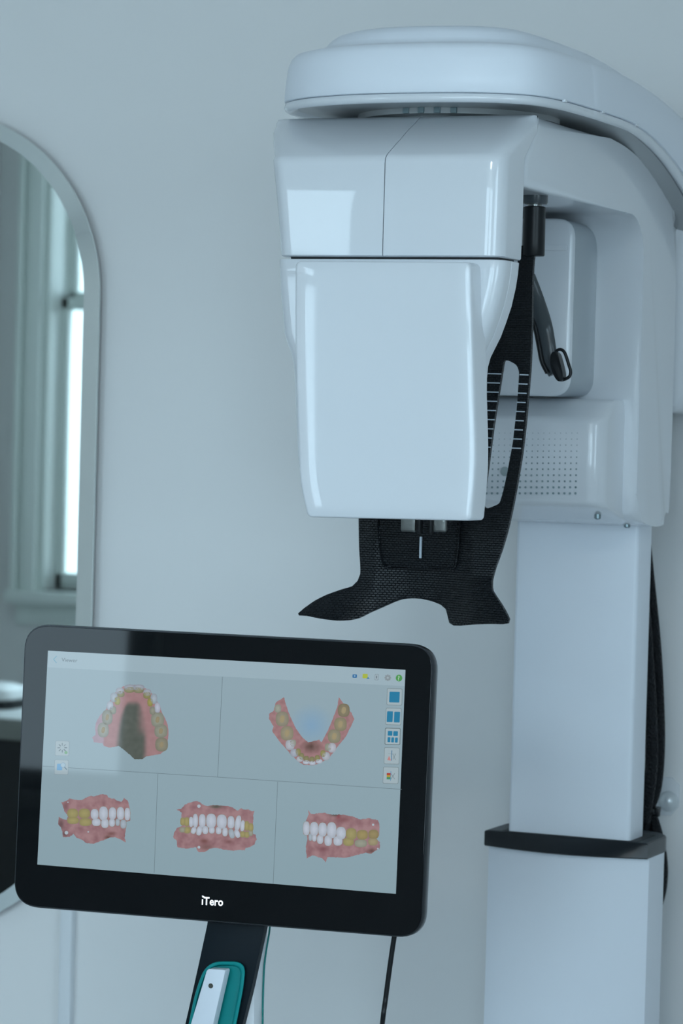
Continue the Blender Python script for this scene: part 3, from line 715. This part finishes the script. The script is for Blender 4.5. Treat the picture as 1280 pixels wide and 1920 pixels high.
# upper arch
o, sc = (170, 1270), 8.0
ua = mapz([(20, 905), (75, 860), (66, 780), (75, 700), (110, 620), (160, 550), (230, 480), (250, 410), (290, 350), (310, 290), (370, 230), (420, 180), (500, 130), (590, 105), (650, 115), (720, 105), (790, 150), (850, 180), (910, 230), (970, 290), (1000, 370), (1050, 460), (1065, 520), (1110, 600), (1150, 700), (1170, 810), (1165, 900), (1150, 990), (1120, 1090), (1050, 1150), (950, 1165), (830, 1190), (780, 1225), (720, 1230), (650, 1225), (600, 1170), (550, 1130), (480, 1070), (420, 1030), (350, 1045), (270, 1055), (200, 1030), (180, 990), (110, 985), (50, 970), (40, 930)], o, sc)
def uafn(x, y):
    zx, zy = (x - 170) * 8, (y - 1270) * 8
    cxl = 640 - .05 * (zy - 400); hw = 95 + 150 * (1 - math.exp(-max(0, zy - 360) / 260)); u = abs(zx - cxl) / hw
    t = max(0, min(1, (1.12 - u) / .45)) * max(0, min(1, (zy - 330) / 110)); t = t * t * (3 - 2 * t)
    if zx > 680: k = max(0, min(1, (zx - 680) / 90)) * max(0, min(1, (900 - zy) / 150)); t *= 1 - .62 * k
    base = (158, 124, 126) if zx > 200 else (160, 143, 156)
    n = nz(x, y, .12, 3) * 7
    return tuple(base[i] * (1 - t) + (86, 92, 86)[i] * t + n for i in range(3))
patch(rough(ua, 1.0, 2), None, 3, 3.2, uafn)
for cx, cy, rx, ry, c in ((590, 150, 85, 42, (165, 172, 184)), (722, 152, 85, 44, (165, 172, 184)), (440, 205, 60, 50, (168, 174, 186)), (850, 225, 60, 50, (168, 174, 186)), (350, 300, 55, 72, WG), (950, 320, 50, 78, WG), (292, 425, 50, 66, (176, 188, 202)), (1003, 455, 44, 78, (182, 188, 204)),
                          (582, 188, 78, 44, (146, 145, 110)), (722, 192, 78, 44, (142, 142, 112)), (455, 250, 55, 46, (140, 140, 102)), (845, 268, 56, 52, (146, 144, 100)), (402, 352, 44, 62, (158, 156, 96)), (893, 375, 42, 62, (158, 152, 88)),
                          (335, 492, 50, 62, (146, 152, 140)), (930, 500, 46, 62, (146, 148, 134)), (250, 600, 80, 112, (150, 155, 146)), (190, 790, 84, 112, (156, 162, 154)), (1005, 635, 98, 112, (152, 156, 142)), (1055, 805, 98, 102, (150, 153, 138)), (1065, 1008, 96, 105, (144, 142, 124))):
    x, y = o[0] + cx / sc, o[1] + cy / sc
    tooth(x, y, rx / sc, ry / sc, c, 5, 0, .16)
    if rx > 79 and cy > 500: tooth(x, y, rx / sc * .3, ry / sc * .42, (150, 140, 112), 6, .2, .05)
# lower arch
o, sc = (420, 1230), 3.5556
def glow(x, y):
    t = max(0, 1 - math.hypot((x - 584) / 42, (y - 1360) / 42)); b = bgfn(x, y); return tuple(b[i] * (1 - t) + (128, 162, 190)[i] * t for i in range(3))
patch(ell(584, 1360, 42, 42, 0, 30), None, 2, 6, glow)
la = mapz([(400, 275), (345, 310), (330, 365), (300, 385), (300, 420), (330, 470), (320, 500), (370, 570), (415, 620), (440, 650), (490, 700), (530, 725), (590, 730), (640, 715), (700, 680), (760, 600), (810, 540), (850, 460), (868, 420), (850, 380), (800, 320), (765, 275), (755, 340), (720, 430), (690, 500), (650, 575), (635, 558), (560, 575), (520, 540), (480, 485), (440, 400), (415, 330)], o, sc)
def lafn(x, y):
    zx, zy = (x - 420) * sc, (y - 1230) * sc; t = max(0, 1 - math.hypot((zx - 580) / 80, (zy - 605) / 50)); n = nz(x, y, .15, 8) * 14
    return tuple((156, 120, 122)[i] * (1 - t) + (92, 72, 66)[i] * t + n for i in range(3))
patch(rough(la, .8, 4), None, 3, 3.0, lafn)
for cx, cy, rx, ry, c in ((360, 350, 22, 28, BE2), (388, 420, 44, 50, (152, 148, 130)), (420, 515, 43, 48, (156, 150, 128)), (440, 592, 30, 34, (180, 186, 196)), (468, 646, 26, 27, (168, 176, 190)), (460, 580, 20, 24, BE2), (735, 535, 43, 46, (150, 146, 124)), (776, 455, 42, 46, (150, 144, 118)), (798, 362, 40, 45, (140, 132, 108)),
                          (694, 608, 22, 26, BE), (720, 612, 27, 32, (184, 188, 200)), (680, 668, 26, 28, (178, 184, 194)), (505, 688, 22, 18, (180, 186, 196)), (547, 708, 22, 14, WH), (589, 713, 22, 14, WH), (634, 702, 22, 15, WH),
                          (495, 640, 17, 24, (146, 142, 96)), (517, 668, 17, 22, (140, 138, 100)), (549, 686, 18, 20, (138, 134, 98)), (586, 690, 18, 20, (138, 134, 98)), (622, 680, 17, 20, (142, 138, 96)), (660, 650, 18, 22, (150, 146, 96))):
    x, y = o[0] + cx / sc, o[1] + cy / sc
    tooth(x, y, rx / sc, ry / sc, c, 5, 0, .14)
    if rx > 39: tooth(x, y, rx / sc * .36, ry / sc * .5, (160, 148, 116), 6, .2, .03)
# right bite, front bite, left bite
def bite(o, sc, outl, teeth, k, darks=(), holes=()):
    gf = gum((160, 127, 130), (137, 101, 106), k, .075)
    def gfn(x, y):
        c = gf(x, y)
        for cx, cy, rx, ry, dc in darks:
            t = math.exp(-(((x - o[0]) * sc - cx) / rx) ** 2 - (((y - o[1]) * sc - cy) / ry) ** 2) * .85
            c = tuple(c[i] * (1 - t) + dc[i] * t for i in range(3))
        return c
    patch(rough(mapz(outl, o, sc), 1.3, k), None, 3, 2.2, gfn)
    for t in teeth:
        cx, cy, rx, ry, c = t[:5]; tooth(o[0] + cx / sc, o[1] + cy / sc, rx / sc, ry / sc, c, 6, t[5] if len(t) > 5 else 0, .12, (140, 130, 112))
    for cx, cy, r in holes: patch(ell(o[0] + cx / sc, o[1] + cy / sc, r / sc, r / sc), (170, 185, 195), 7)
y1 = (160, 152, 104)
bite((90, 1480), 7.53, [(190, 180), (270, 160), (305, 130), (400, 150), (480, 150), (560, 105), (610, 90), (650, 105), (740, 70), (830, 75), (850, 110), (900, 135), (935, 125), (970, 160), (1040, 175), (1075, 125), (1130, 160), (1150, 250), (1165, 330), (1160, 440), (1110, 460), (1100, 560), (1080, 690), (1105, 750), (1040, 715), (960, 680), (870, 680), (800, 710), (700, 750), (640, 770), (540, 760), (490, 715), (400, 680), (360, 625), (310, 670), (215, 675), (205, 620), (185, 540), (145, 490), (150, 385), (210, 420), (270, 430), (285, 370), (235, 320), (215, 240)],
     [(355, 440, 82, 48, y1), (530, 462, 86, 54, y1), (685, 465, 60, 52, WH), (805, 480, 52, 66, WH), (905, 470, 42, 56, WH), (985, 465, 30, 50, WG), (1065, 490, 42, 62, WG),
      (350, 340, 76, 66, y1), (515, 340, 80, 66, y1), (660, 350, 55, 72, WH), (785, 340, 62, 98, WH), (912, 340, 52, 86, WH), (1025, 340, 52, 90, WH), (1122, 350, 40, 90, WH)], 11,
     [(185, 490, 42, 75, (96, 74, 76)), (245, 240, 28, 60, (122, 92, 96)), (845, 675, 45, 26, (92, 66, 60)), (890, 625, 60, 25, (112, 76, 74)), (240, 630, 40, 40, (90, 66, 68))], [(262, 612, 26), (284, 182, 9), (570, 600, 11)])
bite((320, 1490), 7.53, [(85, 210), (150, 200), (190, 150), (240, 120), (285, 110), (340, 90), (410, 100), (440, 135), (520, 160), (560, 150), (640, 145), (720, 155), (800, 155), (880, 180), (940, 225), (995, 190), (1040, 210), (1095, 205), (1150, 240), (1180, 225), (1165, 300), (1165, 400), (1155, 490), (1145, 510), (1160, 550), (1200, 560), (1210, 640), (1180, 700), (1120, 740), (1060, 750), (1045, 785), (960, 780), (870, 790), (790, 780), (640, 750), (560, 760), (480, 810), (400, 815), (370, 780), (360, 740), (230, 765), (90, 740), (90, 650), (40, 610), (45, 540), (90, 470), (160, 440), (140, 400), (150, 320), (155, 250)],
     [(170, 495, 45, 36, BE), (235, 500, 46, 46, y1), (325, 505, 36, 48, WH, .35), (405, 510, 38, 66, WH, .25), (490, 500, 42, 56, WH), (582, 500, 40, 48, WH), (678, 505, 40, 52, WH), (768, 525, 38, 62, WH), (860, 550, 38, 68, WG, -.3), (940, 550, 36, 60, WH, -.4), (1015, 560, 35, 42, y1), (1075, 565, 38, 42, y1), (1130, 540, 30, 42, BE),
      (172, 378, 34, 54, y1), (228, 382, 34, 64, y1), (290, 385, 30, 72, WH), (350, 368, 36, 98, WH), (447, 370, 48, 96, WH), (572, 370, 70, 102, WH), (722, 380, 70, 100, WH), (852, 390, 50, 88, WH), (950, 400, 40, 108, WH, .18), (1015, 440, 30, 78, WH, .1), (1075, 440, 34, 68, y1), (1132, 462, 34, 58, y1)], 17,
     [(640, 168, 80, 24, (66, 74, 62)), (500, 740, 90, 45, (118, 88, 86)), (470, 655, 60, 28, (112, 74, 70)), (820, 665, 60, 28, (116, 78, 80))], [(400, 162, 24), (400, 742, 20)])
bite((480, 1450), 4.267, [(415, 290), (440, 325), (500, 318), (545, 315), (600, 330), (700, 330), (770, 345), (830, 368), (905, 358), (975, 375), (988, 410), (985, 500), (960, 520), (990, 550), (990, 600), (915, 645), (880, 635), (800, 655), (725, 675), (660, 672), (570, 670), (558, 712), (530, 680), (450, 655), (405, 680), (398, 590), (410, 530), (408, 490), (378, 485), (378, 410), (400, 380), (420, 330)],
     [(435, 510, 14, 30, WG), (467, 515, 18, 30, WH), (513, 528, 25, 36, WH), (577, 538, 30, 42, WH), (655, 540, 36, 38, WH), (740, 548, 42, 32, y1), (838, 560, 48, 30, BE), (935, 548, 38, 28, (160, 150, 118)),
      (403, 440, 27, 56, WH), (465, 445, 34, 56, WH), (533, 450, 34, 56, WH), (605, 455, 38, 64, WH), (680, 478, 38, 50, WH), (762, 485, 42, 46, y1), (850, 492, 44, 38, (158, 144, 98)), (940, 488, 40, 36, (152, 138, 98))], 23,
     [(635, 330, 40, 12, (70, 74, 66)), (660, 348, 14, 16, (138, 60, 70)), (700, 370, 60, 26, (128, 86, 90)), (925, 620, 30, 20, (92, 66, 62)), (535, 605, 40, 22, (120, 78, 84))], [(937, 411, 9), (975, 602, 7)])
# toolbar and icons
BL = (40, 122, 160)
def btn(x0, y0, x1, y1, edge):
    sh = lambda g: [(x0 + g, y0 + g), (x1 + g * 0 - g, y0 + .9 + g), (x1 - 1.0 - g, y1 + .9 - g), (x0 - 1.0 + g, y1 - g)]
    patch(round_poly(sh(0), 2.5, 3), edge, 3); patch(round_poly(sh(.9), 2.2, 3), (160, 178, 186), 4)
def rp(cx, cy, hw, hh, c, lay=6, r=1.4):
    patch(round_poly([(cx - hw + .05 * hh, cy - hh), (cx + hw + .05 * hh, cy - hh + .05 * hw), (cx + hw - .05 * hh, cy + hh + .05 * hw), (cx - hw - .05 * hh, cy + hh)], r, 3), c, lay)
for k, (x0, y0, x1, y1) in enumerate(((725.5, 1290.5, 754.5, 1322), (723.5, 1327, 752.8, 1359), (722, 1364.5, 751, 1396), (720.3, 1401, 749.3, 1432.5), (718.3, 1437.5, 747.6, 1469))):
    btn(x0, y0, x1, y1, (74, 88, 88) if k == 2 else (122, 138, 142))
rp(739.5, 1306.8, 9.6, 10, BL)
rp(730.8, 1343.6, 5.5, 10.1, BL); rp(744.3, 1344.4, 5.5, 10.1, BL)
for dx, dy, hw, hh in ((-4.9, -5.6, 4.3, 4.5), (5.4, -5.1, 4.3, 4.5), (-7, 6.4, 2.6, 4.7), (-.1, 6.8, 2.6, 4.7), (6.9, 7.2, 2.6, 4.7)): rp(736.2 + dx, 1380.4 + dy, hw, hh, BL)
patch([(729.5, 1417), (733, 1426), (726, 1425)], (190, 130, 128), 6); line((734.8, 1407), (734, 1426), 1.2, (60, 110, 150), 7)
for cx in (735.5,):
    line((736, 1413), (741.5, 1425), .8, (110, 125, 130), 6); line((742, 1413), (736.5, 1424), .8, (110, 125, 130), 6); line((728, 1413), (742, 1414), .6, (130, 145, 150), 6)
for cy, c in ((1451.5, (170, 60, 50)), (1455, (175, 150, 60)), (1459, (70, 140, 100))): rp(728.5, cy, 3.6, 2.1, c, 6, .3)
line((733, 1446), (732, 1464), 1.0, (80, 135, 175), 7); line((733, 1450), (740, 1461), .8, (110, 125, 130), 6); line((740, 1450), (733, 1461), .8, (110, 125, 130), 6)
btn(104, 1388.5, 130.5, 1417, (138, 155, 165)); btn(102.5, 1424, 129, 1452, (138, 155, 165))
for k in range(8):
    a = PI / 4 * k; line((117 + 4 * math.cos(a), 1402 + 4 * math.sin(a)), (117 + 9 * math.cos(a), 1402 + 9 * math.sin(a)), 1.6, (96 + k * 4, 110 + k * 4, 118 + k * 4), 6)
patch(ell(124, 1411, 3, 3), (120, 165, 130), 7)
rp(112, 1438, 5, 6, (110, 160, 200)); patch(ell(118.5, 1434.5, 5, 5), (135, 160, 180), 7); patch(ell(118.5, 1434.5, 3.9, 3.9), (160, 185, 200), 8); line((121, 1438), (125.5, 1443), 1.6, (95, 120, 135), 7)
rp(665, 1267.5, 4.2, 3.2, (52, 110, 160)); patch(ell(665, 1267.5, 1.5, 1.5), (150, 180, 200), 7)
rp(684.5, 1267.5, 4.8, 4.2, (168, 182, 70)); patch([(690, 1269), (693, 1273), (687, 1273)], (70, 130, 170), 7)
rp(706, 1269.5, 3.4, 5.8, (130, 146, 154)); rp(706, 1269.5, 2.6, 5.0, (158, 176, 186), 7); rp(706, 1269.5, .8, 2.4, (90, 105, 112), 8, .2)
for k in range(8):
    a = PI / 4 * k; patch(ell(727 + 4.8 * math.cos(a), 1270.8 + 4.8 * math.sin(a), 1.6, 1.6, 0, 8), (136, 148, 154), 6)
patch(ell(727, 1270.8, 4.8, 4.8), (136, 148, 154), 7); patch(ell(727, 1270.8, 2, 2), (160, 176, 184), 8)
patch(ell(748, 1271.3, 6.1, 6.4, 0, 22), (78, 150, 82), 6)
line((106.5, 1230), (100.5, 1236), 1.1, (104, 158, 184), 3); line((100.5, 1236), (106, 1243), 1.1, (104, 158, 184), 3)
def text_tris(body, size, bold=0.0, spacing=1.0):
    cu = bpy.data.curves.new('t', 'FONT'); cu.body = body; cu.size = size; cu.offset = bold; cu.space_character = spacing; cu.resolution_u = 3
    ob = bpy.data.objects.new('t', cu); COL.objects.link(ob); dg = bpy.context.evaluated_depsgraph_get()
    me = bpy.data.meshes.new_from_object(ob.evaluated_get(dg)); out = ([v.co.to_2d() for v in me.vertices], [list(p.vertices) for p in me.polygons])
    bpy.data.objects.remove(ob); bpy.data.curves.remove(cu); bpy.data.meshes.remove(me); return out
def pic_text(body, px, py, h, c, lay, sl=.055, bold=0):
    vs, fs = text_tris(body, 1.0, bold); s = len(pv)
    for v in vs: pv.append(SP(px + v.x * h + v.y * h * .04, py - v.y * h + v.x * h * sl, .00012 + lay * .00006)); pcol.append(lc(c))
    for f in fs: pf.append([s + i for i in f])
pic_text('Viewer', 115.5, 1240.3, 10.2, (104, 118, 126), 3)
pic_text('?', 745.2, 1275.6, 12, (190, 215, 195), 8, 0, .01)
me = bpy.data.meshes.new('screen'); me.from_pydata([tuple(v) for v in pv], [], pf); me.materials.append(M['screen'])
at = me.color_attributes.new('picture', 'FLOAT_COLOR', 'POINT')
for i, c in enumerate(pcol): at.data[i].color = (c[0] * .93, c[1] * .93, c[2] * .93, 1)
me.update()
so = bpy.data.objects.new('screen', me); COL.objects.link(so); so.parent = cart; so.matrix_parent_inverse = Matrix.Translation(-cart.location)
so['label'] = 'lit screen with five coloured dental scan views and a toolbar'
# lit logo under the screen
vs, fs = text_tris('\u0131Tero', 1.0, .022, 1.04)
me = bpy.data.meshes.new('logo'); me.from_pydata([tuple(SP(377.5 + v.x * 17.5 + v.y * .7, 1696 - v.y * 21 + v.x * 1.0, .0003)) for v in vs] + [tuple(SP(x, y, .0003)) for x, y in ((378.6, 1679.2), (382.6, 1680.0), (383.4, 1683.2), (379.4, 1682.6))], [], fs + [[len(vs), len(vs) + 1, len(vs) + 2, len(vs) + 3]])
me.materials.append(M['logo']); lo = bpy.data.objects.new('logo', me); COL.objects.link(lo); lo.parent = cart; lo.matrix_parent_inverse = Matrix.Translation(-cart.location)

# stand: dark front blade over a white shell, leaning down to the cart base
YN = -.935
def N(px, py, dy=0.0): return on_y(px, py, YN + dy)
bl = [N(393, 1700), N(504, 1700), N(488, 1775), N(472, 1850), N(452, 1930), N(436, 1990), N(330, 1990), N(345, 1930), N(352, 1900), N(372, 1810), N(386, 1745)]
bm = bmesh.new(); slab(bm, bl, Vector((0, .010, 0)), .0015, 2); finish(bm, 'stand_blade', M['navy'], cart)
sh_ = [N(400, 1700, .011), N(484, 1700, .011), N(481, 1760, .011), N(478, 1820, .011), N(476, 1870, .011), N(475, 1990, .011), N(336, 1990, .011), N(378, 1810, .011)]
bm = bmesh.new(); slab(bm, sh_, Vector((0, .032, 0)), .004, 3, True); finish(bm, 'stand_shell', M['matt_white'], cart)
lowc = (N(385, 1985).x + N(491, 1985).x) / 2
bm = bmesh.new(); loft_rr(bm, [(.09, lowc - .05, lowc + .05, YN - .01, YN + .07, .02), (.84, lowc - .045, lowc + .045, YN - .002, YN + .055, .015)]); finish(bm, 'pedestal', M['matt_white'], cart)
bm = bmesh.new(); loft_rr(bm, [(.06, lowc - .26, lowc + .26, YN - .24, YN + .30, .12), (.10, lowc - .24, lowc + .24, YN - .22, YN + .28, .12)]); finish(bm, 'base', M['matt_white'], cart)
for dx, dy in ((-.2, -.18), (.2, -.18), (-.2, .24), (.2, .24)):
    bm = bmesh.new(); loft(bm, [[Vector((lowc + dx + sx, YN + dy + .03 * math.cos(2 * PI * k / 20), .03 + .03 * math.sin(2 * PI * k / 20))) for k in range(20)] for sx in (-.012, .012)]); finish(bm, 'caster', M['black'], cart)
bm = bmesh.new(); loft(bm, [[SP(x, y, o) for x, y in round_poly([(395, 1560), (480, 1566), (485, 1735), (392, 1728)], 12)] for o in (-.04, -.062)]); finish(bm, 'bracket', M['black'], cart)
# teal wand cradle on the blade
def crad(g):
    return round_poly([(388 - g * .6, 1802 - g), (461 + g, 1803 - g), (457 + g, 1850), (428 + g, 1996), (338 - g, 1996), (366 - g, 1858)], [46 + g, 46 + g, 60, 5, 5, 60], 8)
cr = None
bm = bmesh.new()
loft(bm, [[N(x, y, o) for x, y in crad(g)] for g, o in ((0, -.001), (0, -.007), (-1.2, -.0085), (-5.5, -.0085), (-7, -.007), (-8.5, -.0022))], True, False)
cr = finish(bm, 'wand_cradle', M['teal'], cart, 60)
bm = bmesh.new(); bm.faces.new([bm.verts.new(N(x, y, -.0023)) for x, y in crad(-8)]); g = bmesh.ops.extrude_face_region(bm, geom=bm.faces[:]); bmesh.ops.translate(bm, verts=[v for v in g['geom'] if isinstance(v, bmesh.types.BMVert)], vec=(0, .001, 0)); finish(bm, 'cradle_floor', M['teal_deep'], cr, 60)
# wand lying in the cradle
wd = thing('intraoral_wand', 'white dental scanning wand resting in the teal cradle', 'scanner wand', N(395, 1985, -.01))
q = [N(388, 1817, -.012), N(421.5, 1818, -.012), N(423, 1822, -.012), N(382, 2000, -.012), N(335, 2000, -.012)]
q = round_poly([(388.5, 1817), (422.5, 1818.5), (381, 2000), (334, 2000)], [4, 4, 3, 3], 4)
bm = bmesh.new(); slab(bm, [N(x, y, -.0245) for x, y in q], Vector((0, .014, 0)), .0022, 3, True); finish(bm, 'handle', mat('wand_white', (.68, .72, .78), .4), wd, 50)
c = N(395, 1848.5, -.0247); bm = bmesh.new(); lathe_y(bm, (c.x, c.z), [(.0031, c.y + .0015), (.0031, c.y - .0003), (.0026, c.y - .0003)], 20); pin = finish(bm, 'button', mat('brass_pin', (.12, .12, .10), .35, metal=.8), wd)
# loose cables behind the monitor
cable('cable', [(507, 1700, -.90), (505.5, 1741, -.90), (500, 1776, -.90), (495.5, 1810, -.90), (493.5, 1850, -.90), (492.5, 1890, -.90), (492, 1930, -.90), (491, 2050, -.80), (482, 2300, -.50), (480, 2880, -.40)], -.9, .00125, mat('teal_cable', srgb(20, 118, 112), .4), 'thin teal cable hanging beside the monitor stand', None, 8)
cable('cable', [(748, 1700, -.92), (738, 1762, -.92), (731, 1810, -.92), (723, 1870, -.92), (716, 1925, -.92), (705, 2050, -.82), (695, 2300, -.50), (680, 2880, -.40)], -.92, .0031, M['black'], 'black power cable hanging from the lower right of the monitor', None, 10)

# added fill panel overhead, out of view, brightens the back wall
for (x, y) in ((0.9, -4.2),):
    cp = thing('fill_panel', 'added square fill panel set in the ceiling near the windows', 'fill light', (x, y, ZC - .012))
    bm = bmesh.new(); add_box(bm, (x - .31, y - .31, ZC - .014), (x + .31, y + .31, ZC - .0005), .002); finish(bm, 'frame', M['satin_white'], cp)
    dm = mat('fill_diffuser', (.8, .8, .8), .6); dm.node_tree.nodes['Principled BSDF'].inputs['Emission Color'].default_value = (.86, .93, .95, 1); dm.node_tree.nodes['Principled BSDF'].inputs['Emission Strength'].default_value = PANEL / (.56 * .56 * PI) 
    box('diffuser', (x - .28, y - .28, ZC - .017), (x + .28, y + .28, ZC - .0135), dm, cp)
